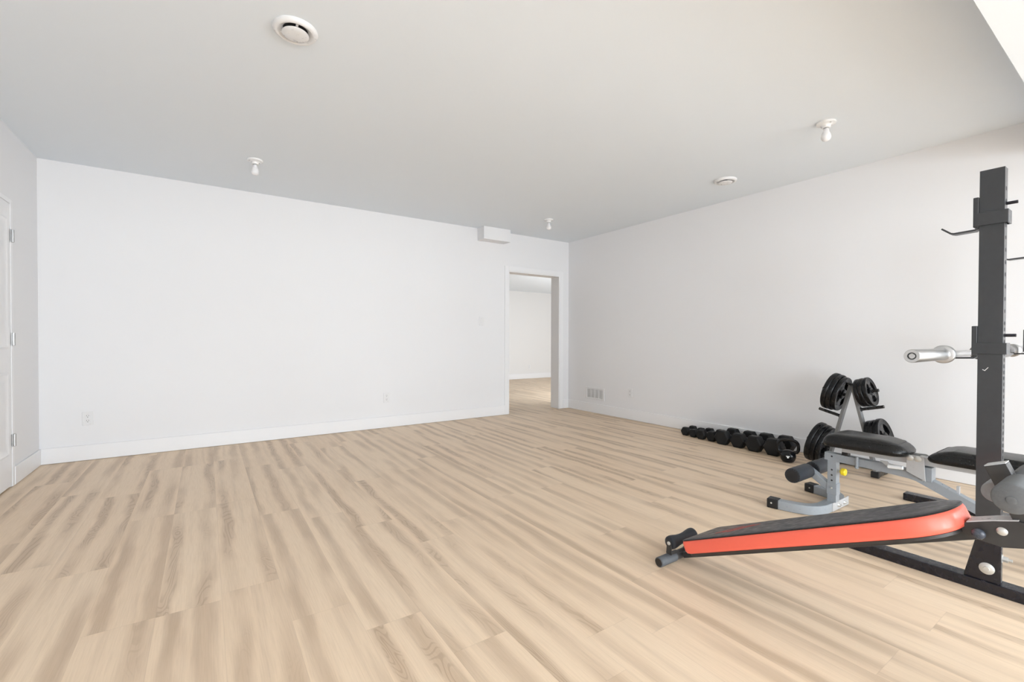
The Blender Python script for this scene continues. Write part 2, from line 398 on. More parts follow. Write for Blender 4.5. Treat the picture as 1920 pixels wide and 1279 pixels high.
bulb_fixture(3.529, 1.384, 'bare white bulb fixture on the ceiling nearest the squat rack', 1.0)

def outlet(p, n, label, grp='wall outlets'):
    """p: point on the wall at the plate centre, n: normal out of the wall"""
    p = Vector(p); n = Vector(n); s = Vector((0, 0, 1)).cross(n); z = Vector((0, 0, 1))
    t = thing('wall_outlet', label, 'outlet', p, grp)
    def plate(w, h, d0, d1):
        return [p + s * a * w + z * b * h + n * d for d in (d0, d1) for a, b in ()]
    def slab(w, h, d0, d1, cz=0., cs=0.):
        q = [p + s * (cs + a * w / 2) + z * (cz + b * h / 2) + n * d0 for a, b in ((-1, -1), (1, -1), (1, 1), (-1, 1))]
        return MB().prism(q, n * (d1 - d0))
    obj('cover_plate', slab(.073, .118, 0, .006), 'plastic_white', t, bevel=.003)
    for k, cz in enumerate((.021, -.021)):
        r = obj('receptacle', slab(.034, .030, .004, .008, cz), 'plastic_white', t, bevel=.002)
        sl = MB()
        for a in (-.0065, .0065):
            m_ = slab(.0030, .009, .0075, .0085, cz + .004, a); sl.add(m_.v, m_.f)
        m_ = slab(.0055, .006, .0075, .0085, cz - .0085); sl.add(m_.v, m_.f)
        obj('slots', sl, 'slot', r, label='dark outlet slots')
outlet((-.853, YB, .363), (0, -1, 0), 'white duplex outlet low on the back wall beside the panel-door corner')
outlet((1.785, YB, .359), (0, -1, 0), 'white duplex outlet low on the back wall halfway to the doorway')
outlet((XR, 4.084, .356), (-1, 0, 0), 'white duplex outlet next to the floor-level register')
outlet((7.22, NY1, .318), (0, -1, 0), 'white outlet on the far wall seen through the doorway')
sp = Vector((3.092, YB, 1.305))
t = thing('light_switch', 'white rocker light switch on the wall beside the doorway', 'switch', sp)
obj('cover_plate', MB().box(sp.x - .037, sp.x + .037, YB - .006, YB, sp.z - .060, sp.z + .060), 'plastic_white', t, bevel=.003)
rk = [(sp.x - .0165, YB - .006, sp.z - .033), (sp.x - .0165, YB - .011, sp.z - .033), (sp.x - .0165, YB - .0065, sp.z + .033), (sp.x - .0165, YB - .005, sp.z + .033)]
obj('rocker', MB().prism(rk, (.033, 0, 0)), 'plastic_white', t)
# floor-level register
ry0, ry1, rz0, rz1 = 4.545, 4.925, .190, .365
t = thing('wall_register', 'white slotted air register low on the wall by the far corner', 'vent', (XR, (ry0 + ry1) / 2, rz0))
g = .032
fr = MB().box(XR - .010, XR, ry0, ry0 + g, rz0, rz1).box(XR - .010, XR, ry1 - g, ry1, rz0, rz1)
fr.box(XR - .010, XR, ry0 + g, ry1 - g, rz0, rz0 + g - .006).box(XR - .010, XR, ry0 + g, ry1 - g, rz1 - g + .006, rz1)
obj('frame', fr, 'plastic_white', t, bevel=.002)
obj('backing', MB().box(XR - .002, XR, ry0 + g, ry1 - g, rz0 + g - .006, rz1 - g + .006), 'register_dark', t, label='grey louvre field')  # grey backing sheet behind the louvres
for k in range(1, 4):
    y = ry0 + g + (ry1 - ry0 - 2 * g) * k / 4
    obj('divider', MB().box(XR - .008, XR - .002, y - .006, y + .006, rz0 + g - .006, rz1 - g + .006), 'plastic_white', t)
lv = MB()
for k in range(7):
    z = rz0 + g + .004 + k * .0165
    lv.add(*(lambda b: (b.v, b.f))(MB().bar((XR - .004, ry0 + g, z), (XR - .004, ry1 - g, z), .003, .009, (-.8, 0, .6))))
obj('louvres', lv, 'register_dark', t)

# ------------------------------------------------------------------ squat rack
X0 = 2.709; SP = 1.121
rack = thing('squat_rack', 'charcoal steel squat rack with two uprights and four bar hooks', 'squat rack', (X0 + .6, .45, 0))
for i in range(2):
    xo = X0 + SP * i
    obj('base_rail', MB().box(xo, xo + .073, -.16, 1.03, 0, .046), 'rail_black', rack, bevel=.004)
    ux0, ux1, uy0, uy1 = xo + .013, xo + .063, .415, .489
    hs = MB(); z = .14
    while z < 1.74:
        hs.lathe((xo + .038, uy0 - .0004, z), (0, -1, 0), [(0, 0), (.0085, 0), (.0085, .0006), (0, .0006)], 14)
        z += .0254 if z < 1.12 else .0508
    up = obj('upright', MB().box(ux0, ux1, uy0, uy1, .046, 1.776), 'rack_black', rack, bevel=.005, second=(hs, 'hole_shade'))
    # gusset plate at the foot
    gx = xo + .010
    gp = [(gx, .523, .046), (gx, .411, .046), (gx, .411, .30), (gx, .470, .30)]
    gs = obj('gusset', MB().prism(gp, (.004, 0, 0)), 'rail_black', rack, bevel=.0015)
    b = MB().lathe((gx, .452, .100), (-1, 0, 0), [(0, 0), (.024, 0), (.024, .003), (.019, .006), (.010, .007), (.009, .011), (0, .0115)], 28)
    obj('bolt_head', b, 'zinc', gs, label='round zinc bolt head')
    by = Vector((xo + .038, .415, .150))
    b = MB().cyl(by, by + Vector((0, -.004, 0)), .017, seg=24).cyl(by + Vector((0, -.004, 0)), by + Vector((0, -.020, 0)), .011, seg=6).cyl(by + Vector((0, -.02, 0)), by + Vector((0, -.032, 0)), .006, seg=12)
    obj('bolt', b, 'zinc', rack, label='zinc bolt with nut')
    for zb in (1.572, 1.026):
        # carriage: back channel, wrap band, arm, pin
        dz_ = .055 if zb > 1.3 else .047
        ch = obj('hook_carriage', MB().box(ux0 - .006, ux1 + .006, uy1 + .001, uy1 + .018, zb - .031, zb + .095), 'rack_black', rack, bevel=.002)
        bd = MB()
        prof = [(ux0 - .008, uy1 + .018), (ux0 - .008, uy0 - .012), (ux1 + .008, uy0 - .012), (ux1 + .008, uy1 + .018)]
        bd.box(ux0 - .008, ux0 - .003, uy0 - .012, uy1 + .017, zb - dz_ / 2, zb + dz_ / 2)
        bd.box(ux1 + .003, ux1 + .008, uy0 - .012, uy1 + .017, zb - dz_ / 2, zb + dz_ / 2)
        bd.box(ux0 - .003, ux1 + .003, uy0 - .012, uy0 - .007, zb - dz_ / 2, zb + dz_ / 2)
        obj('band', bd, 'rack_black', ch, bevel=.0015)
        xm = (ux0 + ux1) / 2; az = zb - .041
        arm = [(xm, uy1 + .006, az + .028), (xm, uy1 + .006, az + .008), (xm, uy1 + .013, az), (xm, uy1 + .080, az - .003), (xm, uy1 + .090, az), (xm, uy1 + .120, az + .026)]
        obj('hook_arm', MB().rect(arm, .046, .007, up=(1, 0, 0)) if False else MB().sweep(arm, [(-.0035, -.023), (.0035, -.023), (.0035, .023), (-.0035, .023)], up=(1, 0, 0)), 'rack_black', ch, bevel=.0015)
        obj('pin', MB().cyl((xm, uy0 + .004, zb + .055), (xm, uy0 - .034, zb + .055), .0065, seg=14, ch=.001), 'rail_black', ch)
# scratch on the near upright
sx = X0 + .0125
obj('scratch', MB().prism([(sx, .474, .936), (sx, .466, .931), (sx, .4555, .946), (sx, .457, .947), (sx, .4665, .934), (sx, .4735, .938)], (-.0004, 0, 0)), 'white_print', rack, label='white scratch mark')
obj('cross_brace', MB().box(X0 + .073, X0 + SP, -.15, -.10, 0, .046), 'rail_black', rack, bevel=.004)

# ------------------------------------------------------------------ barbell
BY, BZ = .568, 1.0005
bar = thing('barbell', 'chrome barbell resting across the lower hooks of the rack', 'barbell', (X0 + .6, BY, BZ))
obj('shaft', MB().cyl((2.60, BY, BZ), (3.98, BY, BZ), .014, seg=24), 'chrome', bar)
for xs, s in ((2.605, -1), (3.975, 1)):
    obj('collar', MB().lathe((xs, BY, BZ), (s, 0, 0), [(0, -.012), (.022, -.012), (.030, -.008), (.038, 0), (.038, .022), (.036, .025), (.028, .027), (0, .027)], 40), 'chrome', bar, smooth=40)
    sl = obj('sleeve', MB().lathe((xs + s * .027, BY, BZ), (s, 0, 0), [(0, 0), (.0255, 0), (.025, .004), (.025, .382), (.0235, .386), (.0135, .386), (.0135, .384), (.0, .384)], 40), 'chrome', bar, smooth=40)
    obj('end_ring', MB().lathe((xs + s * .411, BY, BZ), (s, 0, 0), [(.0135, .001), (.0135, .0035), (.0105, .0035), (.0105, .001)], 28, closed=True), 'rack_black', sl, label='dark ring in the sleeve end')
    obj('end_cap', MB().cyl((xs + s * .411, BY, BZ), (xs + s * .4145, BY, BZ), .0098, seg=24, ch=.001), 'chrome', sl)
pad = MB().lathe((3.18, BY, BZ), (1, 0, 0), [(.0145, 0), (.030, 0), (.036, .010), (.037, .3), (.037, .60), (.034, .64), (.0145, .645)], 36, closed=True)
tag(obj('bar_pad', pad, 'kettle', None, smooth=50), 'glossy black sleeve pad around the barbell inside the rack', 'pad')

# ------------------------------------------------------------------ sit-up bench
C0 = Vector((1.768, 1.253, .155)); a_, b_ = -.034, .437
AX = Vector((math.sin(a_) * math.cos(b_), -math.cos(a_) * math.cos(b_), math.sin(b_)))
LT = Vector((math.cos(a_), math.sin(a_), 0)); NR = LT.cross(AX)
NR = NR if NR.z > 0 else -NR
BW, BT_ = .28, .059; CL = C0 + LT * (BW / 2)
def bp(l, s, n): return CL + AX * l + LT * s + NR * n
sit = thing('sit_up_bench', 'low sloping sit-up bench with orange-red sides and scuffed black top', 'exercise bench', (CL.x, .75, 0))
def board_outline(inset=0., L=.968):
    hw = BW / 2 - inset; o = []
    r0 = .022
    for k in range(7):
        t = PI + PI / 2 * k / 6; o.append((inset - .008 + r0 + r0 * math.cos(t), -hw + r0 + r0 * math.sin(t)))
    c = L - .155
    for k in range(25):
        t = -PI / 2 + PI * k / 24
        o.append((c + (.155 - inset) * (abs(math.cos(t)) ** .75), hw * math.copysign(abs(math.sin(t)) ** .80, math.sin(t))))
    for k in range(7):
        t = PI / 2 + PI / 2 * k / 6; o.append((inset + r0 + r0 * math.cos(t) - .008, hw - r0 + r0 * math.sin(t)))
    return o
def bloop(inset, n): return [bp(l, s, n) for l, s in board_outline(inset)]
obj('padded_side', MB().rings([bloop(.012, -BT_), bloop(.004, -BT_ + .004), bloop(.0, -BT_ + .014), bloop(0, -.014), bloop(.002, -.006), bloop(.005, -.002)]), 'orange', sit, smooth=60, label='orange-red vinyl side band')
top = obj('top_cover', MB().rings([bloop(.0045, -.0025), bloop(.0055, .0008), bloop(.012, .003), bloop(.035, .0045)]), 'board_top', sit, smooth=60, label='scuffed black vinyl top')
obj('piping', MB().tube(bloop(.0035, -.0018), .0022, 8, up=NR, closed=True), 'vinyl', sit, label='thin dark piping along the top edge')
obj('base_board', MB().rings([bloop(.014, -BT_ - .010), bloop(.012, -BT_ - .001), bloop(.016, -BT_ + .001)]), 'situp_frame', sit)
# worn red print on the top: two overlapping slanted strokes
pr = MB()
def stroke(pts, w):
    pr.sweep([bp(l, s, .0050) for l, s in pts], [(-w / 2, 0), (w / 2, 0), (w / 2, .0006), (-w / 2, .0006)], up=NR)
stroke([(.135, -.07), (.16, -.02), (.185, .00), (.20, .045)], .010)
stroke([(.165, -.06), (.19, -.045), (.215, -.01), (.225, .03), (.25, .05)], .008)
stroke([(.19, -.065), (.235, .0), (.275, .055)], .006)
obj('logo', pr, 'red_print', top, label='worn red printed logo')
# main tube, floor bar, roller, bracket
obj('main_tube', MB().bar(bp(-.125, 0, -BT_ - .022), bp(1.04, 0, -BT_ - .022), .05, .026, up=NR), 'situp_frame', sit, bevel=.003)
FBY, FBX0, FBX1 = 1.355, 1.742, 2.062
fbar = obj('floor_bar', MB().cyl((FBX0 + .012, FBY, .0225), (FBX1 - .012, FBY, .0225), .0205, seg=28), 'situp_frame', sit)
for x0, x1, e in ((FBX0, FBX0 + .118, 0), (FBX1 - .118, FBX1, 1)):
    g_ = obj('rubber_grip', MB().cyl((x0, FBY, .0225), (x1, FBY, .0225), .0225, seg=28, ch=.003), 'tube_grey', fbar, label='worn grey rubber grip')
    xe = FBX0 - .001 if e == 0 else FBX1 + .001
    obj('end_cap', MB().cyl((xe, FBY, .0225), (xe + (.003 if e == 0 else -.003), FBY, .0225), .0185, seg=28), 'cap_dark', g_)
RX0, RX1, RY, RZ = 1.815, 1.998, 1.350, .097
rm = (RX0 + RX1) / 2; rl = RX1 - RX0
rp = [(0, 0), (.024, 0), (.030, .005), (.031, .016), (.029, .034), (.0245, .06), (.0225, rl / 2), (.0245, rl - .06), (.029, rl - .034), (.031, rl - .016), (.030, rl - .005), (.024, rl), (0, rl)]
rol = obj('toe_roller', MB().lathe((RX0, RY, RZ), (1, 0, 0), rp, 32), 'foam_blue', sit, smooth=60, label='blue-black bone-shaped foam roller')
for x, s in ((RX0, -1), (RX1, 1)):
    br = obj('roller_bracket', MB().prism([(x + s * .002, RY + .011, RZ + .012), (x + s * .002, RY - .011, RZ + .012), (x + s * .002, RY - .016, .046), (x + s * .002, RY + .016, .046)], (s * .003, 0, 0)).bar((x + s * .004, RY, .045), (x - s * .06, RY, .045), .024, .004), 'situp_frame', sit, bevel=.001)
    obj('bolt_head', MB().lathe((x + s * .005, RY, RZ), (s, 0, 0), [(0, 0), (.0085, 0), (.0085, .003), (.005, .0055), (0, .006)], 16), 'zinc', br)
# leg plate at the raised end, roller post and rollers
PX = 1.848; QX = CL.x - .030; SX = PX / 1.96
def sc_(y, z, k=SX): return (y * k, 1.0602 - (1.0602 - z) * k)
pl = [sc_(*q) for q in ((.405, .468), (.350, .449), (.293, .444), (.245, .458), (.17, .455), (.17, .52), (.262, .532), (.314, .516), (.372, .493))]
for x in (PX, 2 * QX - PX - .006):
    po = obj('leg_plate', MB().prism([(x, y, z) for y, z in pl], (.006, 0, 0)), 'situp_frame', sit, bevel=.001)
    if x == PX:
        y, z = sc_(.295, .492)
        obj('bolt_head', MB().lathe((x, y, z), (-1, 0, 0), [(0, 0), (.0115, 0), (.0115, .002), (.008, .005), (0, .006)], 24), 'zinc', po, label='white zinc bolt head')
        y, z = sc_(.341, .4735)
        obj('adjusting_knob', MB().lathe((x, y, z), (-1, 0, 0), [(0, 0), (.008, 0), (.009, .010), (.013, .014), (.0155, .021), (.013, .028), (.0065, .031), (0, .0315)], 28), 'knob', po, smooth=60, label='blue-black round knob')
e = [sc_(*q) for q in ((.372, .493), (.314, .516), (.262, .532))]
obj('plate_cap', MB().prism([(PX, y, z) for y, z in e] + [(PX, y, z + .004) for y, z in e[::-1]], (2 * (QX - PX), 0, 0)), 'bench_silver', sit, bevel=.001, label='bright edge strip')  # lighter strip laid along the upper edge of the plates
y, z = sc_(.20, .49)
obj('rear_leg', MB().bar((QX, y, z), (QX, .06, .02), .045, .045), 'situp_frame', sit, bevel=.003)
obj('rear_foot', MB().cyl((QX - .20, .06, .021), (QX + .20, .06, .021), .021, seg=24, ch=.003), 'situp_frame', sit)
KP = (QX - .024) / 1.985
y0, z0 = sc_(.316, .681, KP); y1, z1 = sc_(.232, .478, KP)
ax_ = Vector((0, y0 - y1, z0 - z1)).normalized()
pt = Vector((QX, y0, z0)); pb = Vector((QX, y1, z1)); fr_ = Vector((0, -ax_.z, ax_.y))
po = obj('roller_post', MB().bar(pt, pb, .046, .046, up=(0, 1, 0)), 'situp_frame', sit, bevel=.002)
obj('post_cap', MB().bar(pt, pt + ax_ * .003, .046, .046, up=(0, 1, 0)), 'bench_silver', po, bevel=.001, label='bright post end cap')
hp = pt - ax_ * .035 + fr_ * .0232
obj('pin_hole', MB().lathe(hp, fr_, [(0, 0), (.005, 0), (.005, .0006), (0, .0006)], 14), 'hole_shade', po)
def foam(x0, x1, y, z, r, m, lab):
    return obj('foam_roller', MB().lathe((x0, y, z), (1, 0, 0), [(0, 0), (r * .90, 0), (r * .97, .003), (r, .010), (r, x1 - x0 - .010), (r * .97, x1 - x0 - .003), (r * .90, x1 - x0), (0, x1 - x0)], 48), m, sit, smooth=50, label=lab)
FY, FZ = .2400, .6555
f1 = foam(1.70, QX - .025, FY, FZ, .0395, 'foam_grey', 'worn grey foam roller')
obj('hub', MB().lathe((1.70, FY, FZ - .004), (-1, 0, 0), [(0, 0), (.0105, 0), (.0105, .002), (.008, .003), (0, .003)], 24), 'foam_grey', f1)
foam(QX + .025, QX + .165, FY, FZ, .0395, 'foam_grey', 'worn grey foam roller')
foam(QX + .026, QX + .14, .303, .616, .030, 'foam_lit', 'worn foam roller with its lit tone in the colour')  # brightened in its colour against the other rollers

# ------------------------------------------------------------------ adjustable bench
BX = 3.24
ab = thing('adjustable_bench', 'black padded adjustable bench on a blue-grey frame between the rack uprights', 'weight bench', (BX, .6, 0))
fo = obj('front_foot', MB().rect([(BX - .262, 1.44, .028), (BX - .250, 1.38, .028), (BX - .232, 1.318, .028), (BX - .205, 1.272, .028), (BX - .165, 1.242, .028), (BX - .115, 1.2265, .028), (BX, 1.2265, .028),
        (BX + .115, 1.2265, .028), (BX + .165, 1.242, .028), (BX + .205, 1.272, .028), (BX + .232, 1.318, .028), (BX + .250, 1.38, .028), (BX + .262, 1.44, .028)], .058, .055), 'bench_grey', ab, bevel=.004)
for s in (-1, 1):
    p0 = Vector((BX + s * .2565, 1.408, .0293)); p1 = Vector((BX + s * .267, 1.472, .0293))
    cp = obj('foot_cap', MB().bar(p0, p1, .068, .0585), 'rubber', fo, bevel=.007, seg=3, label='black rubber foot cap')
    q = (p0 + p1) / 2 + Vector((-.0345, 0, .004)); obj('screw', MB().lathe(q, (-1, 0, 0), [(0, 0), (.0055, 0), (.0045, .003), (0, .0035)], 12), 'zinc', cp)
obj('foot_plate', MB().box(BX - .05, BX + .185, 1.1935, 1.1985, .003, .056), 'bench_silver', fo, bevel=.001)
for x in (BX + .03, BX + .115):
    obj('foot_bolt', MB().lathe((x, 1.1935, .030), (0, -1, 0), [(0, 0), (.014, 0), (.014, .002), (.010, .006), (.006, .016), (0, .017)], 20), 'zinc', fo, label='zinc bolt end')
ho = MB()
for z in (.255, .222, .189):
    ho.lathe((BX - .0252, 1.211, z), (-1, 0, 0), [(0, 0), (.0055, 0), (.0055, .0005), (0, .0005)], 14)
pst = obj('front_post', MB().box(BX - .025, BX + .025, 1.188, 1.235, .055, .311), 'bench_grey', ab, bevel=.003, second=(ho, 'hole_shade'))
obj('sleeve', MB().box(BX - .0275, BX + .0275, 1.184, 1.239, .100, .172), 'bench_grey', pst, bevel=.003)
obj('rivet', MB().lathe((BX - .0275, 1.212, .142), (-1, 0, 0), [(0, 0), (.006, 0), (.004, .003), (0, .0035)], 12), 'zinc', pst)
kb = Vector((BX, 1.188, .250))
obj('pop_pin', MB().cyl(kb, kb + Vector((0, -.016, 0)), .007, seg=14), 'zinc', ab)
obj('adjusting_knob', MB().lathe(kb + Vector((0, -.012, 0)), (0, -1, 0), [(0, 0), (.009, 0), (.019, .007), (.0225, .012), (.0225, .027), (.019, .031), (0, .031)], 12), 'yellow', ab, smooth=25, label='yellow plastic adjusting knob')
# main beam with its bend, and rear foot
beam = [(BX, 1.252, .335), (BX, .98, .328), (BX, .84, .319), (BX, .80, .310), (BX, .575, .206), (BX, .10, -.005 + .03)]
bh = MB().lathe((BX - .0252, 1.212, .338), (-1, 0, 0), [(0, 0), (.0055, 0), (.0055, .0005), (0, .0005)], 14)
obj('main_beam', MB().rect(beam, .05, .046), 'bench_grey', ab, bevel=.003, second=(bh, 'hole_shade'))
obj('rear_foot', MB().box(BX - .24, BX + .24, .055, .105, 0, .045), 'bench_grey', ab, bevel=.004)
obj('tab', MB().box(BX - .006, BX + .010, .640, .652, .235, .300), 'bench_silver', ab, bevel=.001, label='small silver locking tab')
# hinge plates
for x, s in ((BX - .046, -1), (BX + .040, 1)):
    hp = obj('hinge_plate', MB().prism([(x, .846, .338), (x, .846, .424), (x, .838, .431), (x, .782, .433), (x, .772, .425), (x, .766, .322), (x, .764, .300)], (.006, 0, 0)), 'bench_silver', ab, bevel=.002, label='silver hinge side plate')
    xx = x if s < 0 else x + .006
    for y in (.830, .797):
        obj('bolt_head', MB().lathe((xx, y, .415), (s, 0, 0), [(0, 0), (.0155, 0), (.0155, .003), (.010, .006), (0, .007)], 20), 'zinc', hp)
obj('seat_tube', MB().rect([(BX, 1.16, .396), (BX, .835, .400)], .05, .040), 'bench_silver', ab, bevel=.003)
obj('seat_spacer', MB().box(BX - .022, BX + .022, 1.130, 1.160, .352, .378), 'rubber', ab)
obj('back_tube', MB().rect([(BX, .80, .405), (BX, -.16, .402)], .05, .045), 'bench_silver', ab, bevel=.003)
obj('hinge_block', MB().box(BX - .035, BX + .035, .742, .785, .300, .375), 'bench_grey', ab, bevel=.002)
# seat and back pads
def pad_outline(y0, y1, w0, w1, r0, r1, ins, n=8):
    """rounded outline; y0 front end (larger y) with width w0, y1 the other end with width w1"""
    o = []
    for cx, cy, r, t0 in ((BX - w1 / 2 + r1, y1 + r1, r1, PI), (BX + w1 / 2 - r1, y1 + r1, r1, 1.5 * PI), (BX + w0 / 2 - r0, y0 - r0, r0, 0), (BX - w0 / 2 + r0, y0 - r0, r0, .5 * PI)):
        for k in range(n + 1):
            t = t0 + .5 * PI * k / n; rr = max(r - ins, .004); o.append((cx + rr * math.cos(t) * 1., cy + rr * math.sin(t)))
    return o
def pad(y0, y1, w0, w1, r0, r1, layers):
    """layers: (inset, z, extra inset of the far/near ends)"""
    lo = []
    for ins, z, e0, e1 in layers:
        lo.append([Vector((x, y, z)) for x, y in pad_outline(y0 - e0, y1 + e1, w0, w1, r0, r1, ins)])
    return MB().rings(lo)
seat = pad(1.232, .832, .30, .26, .062, .075, [(.030, .4165, 0, 0), (.010, .420, 0, 0), (.001, .431, 0, 0), (0, .444, 0, 0), (.003, .458, .001, .006), (.009, .472, .004, .016), (.019, .485, .010, .032), (.034, .494, .02, .05), (.060, .498, .03, .06)])
so = obj('seat_pad', seat, 'vinyl', ab, smooth=70)
obj('pad_seam', MB().tube([Vector((x, y, .4815)) for x, y in pad_outline(1.232 - .008, .832 + .028, .30, .26, .062, .075, .0155)], .0018, 8, closed=True), 'rubber', so)
back = pad(.745, -.20, .29, .27, .05, .06, [(.022, .4245, 0, 0), (.006, .427, 0, 0), (0, .438, 0, 0), (.001, .452, .003, 0), (.006, .466, .012, .005), (.014, .479, .026, .01), (.026, .490, .042, .02), (.045, .497, .055, .03)])
bo = obj('back_pad', back, 'vinyl', ab, smooth=70)
obj('pad_seam', MB().tube([Vector((x, y, .4775)) for x, y in pad_outline(.745 - .024, -.19, .29, .27, .05, .06, .0125)], .0018, 8, closed=True), 'rubber', bo)
# lever handle and hitch pin
obj('lever_bracket', MB().prism([(BX - .040, .968, .372), (BX - .040, .93, .372), (BX - .040, .905, .336), (BX - .040, .925, .336)], (.004, 0, 0)), 'bench_silver', ab, bevel=.001)
obj('lever_grip', MB().cyl((BX - .042, .930, .346), (BX - .042, .858, .352), .0115, seg=18, ch=.004), 'grip_white', ab, label='white lever grip')
hp = Vector((BX - .033, 1.079, 0))
obj('hitch_pin', MB().cyl(hp + Vector((0, 0, .304)), hp + Vector((0, 0, .366)), .008, seg=14, ch=.002).lathe(hp + Vector((0, 0, .292)), (0, 0, 1), [(0, 0), (.008, .003), (.011, .009), (.008, .015), (0, .018)], 14), 'bench_grey', ab, label='blue-grey hitch pin')
# leg rollers
LY, LZ = 1.345, .219
obj('roller_arm', MB().bar((BX, 1.226, .135), (BX, LY + .004, LZ), .05, .040, up=(0, 0, 1)), 'bench_grey', ab, bevel=.003)
for x0, x1 in ((3.005, BX - .030), (BX + .030, 3.485)):
    ro = obj('leg_roller', MB().lathe((x0, LY, LZ), (1, 0, 0), [(0, 0), (.038, 0), (.0445, .004), (.0455, .02), (.0445, x1 - x0 - .008), (.040, x1 - x0), (0, x1 - x0)], 40), 'foam_dark', ab, smooth=50, label='dark blue-black foam leg roller')
    e = MB()
    for k in range(18):
        t = 2 * PI * k / 18
        c = Vector((x0 - .0005, LY + .0375 * math.cos(t), LZ + .0375 * math.sin(t))); r = Vector((0, math.cos(t), math.sin(t))); q = Vector((0, -math.sin(t), math.cos(t)))
        e.prism([c + r * a * .005 + q * b_ * .0032 for a, b_ in ((-1, -1), (1, -1), (1, 1), (-1, 1))], (-.0025, 0, 0))
    en = obj('end_disc', MB().lathe((x0, LY, LZ), (-1, 0, 0), [(0, -.001), (.0435, -.001), (.0435, .001), (.030, .0025), (.006, .003), (0, .003)], 36), 'rubber', ro)
    obj('end_teeth', e, 'foam_dark', en)

# ------------------------------------------------------------------ weight tree and plates
TX, TY = 4.28, 1.478
tree = thing('weight_tree', 'grey A-shaped weight plate tree with black pegs by the wall', 'weight rack', (TX, TY, 0))
for s in (1, -1):
    leg = obj('leg', MB().bar((TX, TY + s * .006, .705), (TX, TY + s * .160, .045), .045, .034, up=(1, 0, 0)) if False else MB().bar((TX, TY + s * .004, .705), (TX, TY + s * .163, .042), .022, .045, up=(1, 0, 0)), 'tree_grey', tree, bevel=.002)
    fb = obj('foot_bar', MB().box(TX - .02, TX + .27, TY + s * .163 - .022, TY + s * .163 + .022, .004, .044), 'tree_black', tree, bevel=.003)
    for x in (TX - .028, TX + .262):
        obj('rubber_foot', MB().box(x, x + .03, TY + s * .163 - .026, TY + s * .163 + .026, 0, .048), 'rubber', fb, bevel=.004)
obj('top_cap', MB().box(TX - .024, TX + .024, TY - .026, TY + .026, .700, .716), 'tree_black', tree, bevel=.003)
obj('base_tie', MB().box(TX + .22, TX + .26, TY - .141, TY + .141, .006, .040), 'tree_black', tree, bevel=.002)
TILT = math.radians(15)
def leg_y(z): return .004 + (.705 - z) / .663 * .159
PEGS = [  # side, root height, length
    (1, .612, .185), (1, .440, .170), (1, .172, .195), (-1, .634, .160), (-1, .510, .165), (-1, .285, .165)]
peg = {}
for s, z0, L in PEGS:
    d = Vector((0, s * math.cos(TILT), math.sin(TILT))); r = Vector((TX, TY + s * leg_y(z0), z0))
    po = obj('peg', MB().cyl(r, r + d * L, .0120, seg=18, ch=.002), 'tree_black', tree)
    obj('peg_flange', MB().cyl(r + d * .011, r + d * .016, .018, seg=18), 'tree_black', po)
    peg[(s, z0)] = (r, d)
def plate_mesh(c, d, R, T, rot):
    """tri-grip plate: rim, hub and three spokes joined, facing d, thickness T centred on c"""
    mb = MB(); rh = .0150; x, y, d = frame_from(d)
    mb.lathe(c, d, [(R * .72, -T * .36), (R * .90, -T * .42), (R * .965, -T * .5), (R * .995, -T * .36), (R, -T * .1), (R, T * .1), (R * .995, T * .36), (R * .965, T * .5), (R * .90, T * .42), (R * .72, T * .36)], 56, closed=True)
    mb.lathe(c, d, [(rh, -T * .5), (R * .27, -T * .5), (R * .30, -T * .40), (R * .30, T * .40), (R * .27, T * .5), (rh, T * .5)], 40, closed=True)
    return mb
def spokes(c, d, R, T, rot):
    mb = MB(); x, y, d = frame_from(d); c = Vector(c)
    for k in range(3):
        t0 = rot + k * 2 * PI / 3; poly = []
        ins, outs = [], []
        for j in range(9):
            u = -1 + j / 4
            ti = t0 + u * .62; to = t0 + u * .50
            ins.append((R * .28, ti)); outs.append((R * .75, to))
        mids1 = [(R * .50, t0 - .36)]; mids2 = [(R * .50, t0 + .36)]
        pts = outs + mids2 + ins[::-1] + mids1
        poly = [c + x * (r * math.cos(t)) + y * (r * math.sin(t)) - d * (T * .34) for r, t in pts]
        mb.prism(poly, d * (T * .68))
    return mb
def weight_plate(key, off, R, T, label, rot, grp):
    r, d = peg[key]; x, y, _ = frame_from(d)
    n = Vector((0, 0, 1)) - d * d.z; n.normalize()
    c = r + d * (off + .011) - n * .0020
    t = thing('weight_plate', label, 'weight plate', c, grp)
    obj('rubber_body', plate_mesh(c, d, R, T, rot), 'plate_rubber', t, smooth=50)
    obj('spokes', spokes(c, d, R, T, rot), 'plate_face', t, smooth=30, label='glossy three-armed centre')
G = 'weight plates on the tree'
K = (1, .612)
weight_plate(K, .036, .142, .034, 'black weight plate on the top peg facing the dumbbells, innermost of three', .9, G)
weight_plate(K, .071, .150, .034, 'black weight plate on the top peg facing the dumbbells, middle of three', .4, G)
weight_plate(K, .106, .153, .034, 'black weight plate on the top peg facing the dumbbells, outermost of three', .2, G)
K = (1, .172)
weight_plate(K, .036, .158, .034, 'large black weight plate on the low peg beside the kettlebell, innermost of three', .3, G)
weight_plate(K, .072, .165, .036, 'large black weight plate on the low peg beside the kettlebell, middle of three', .7, G)
weight_plate(K, .110, .170, .038, 'large black weight plate on the low peg beside the kettlebell, outermost of three', .1, G)
K = (-1, .634)
weight_plate(K, .032, .110, .026, 'small black weight plate on the top peg facing the rack, innermost of three', .2, G)
weight_plate(K, .059, .112, .026, 'small black weight plate on the top peg facing the rack, middle of three', .5, G)
weight_plate(K, .092, .113, .026, 'small black weight plate on the top peg facing the rack, outermost of three', PI * .5 + .12, G)
K = (-1, .285)
weight_plate(K, .035, .142, .030, 'black weight plate on the low peg behind the bench seat, innermost of three', .2, G)
weight_plate(K, .067, .144, .032, 'black weight plate on the low peg behind the bench seat, middle of three', .4, G)
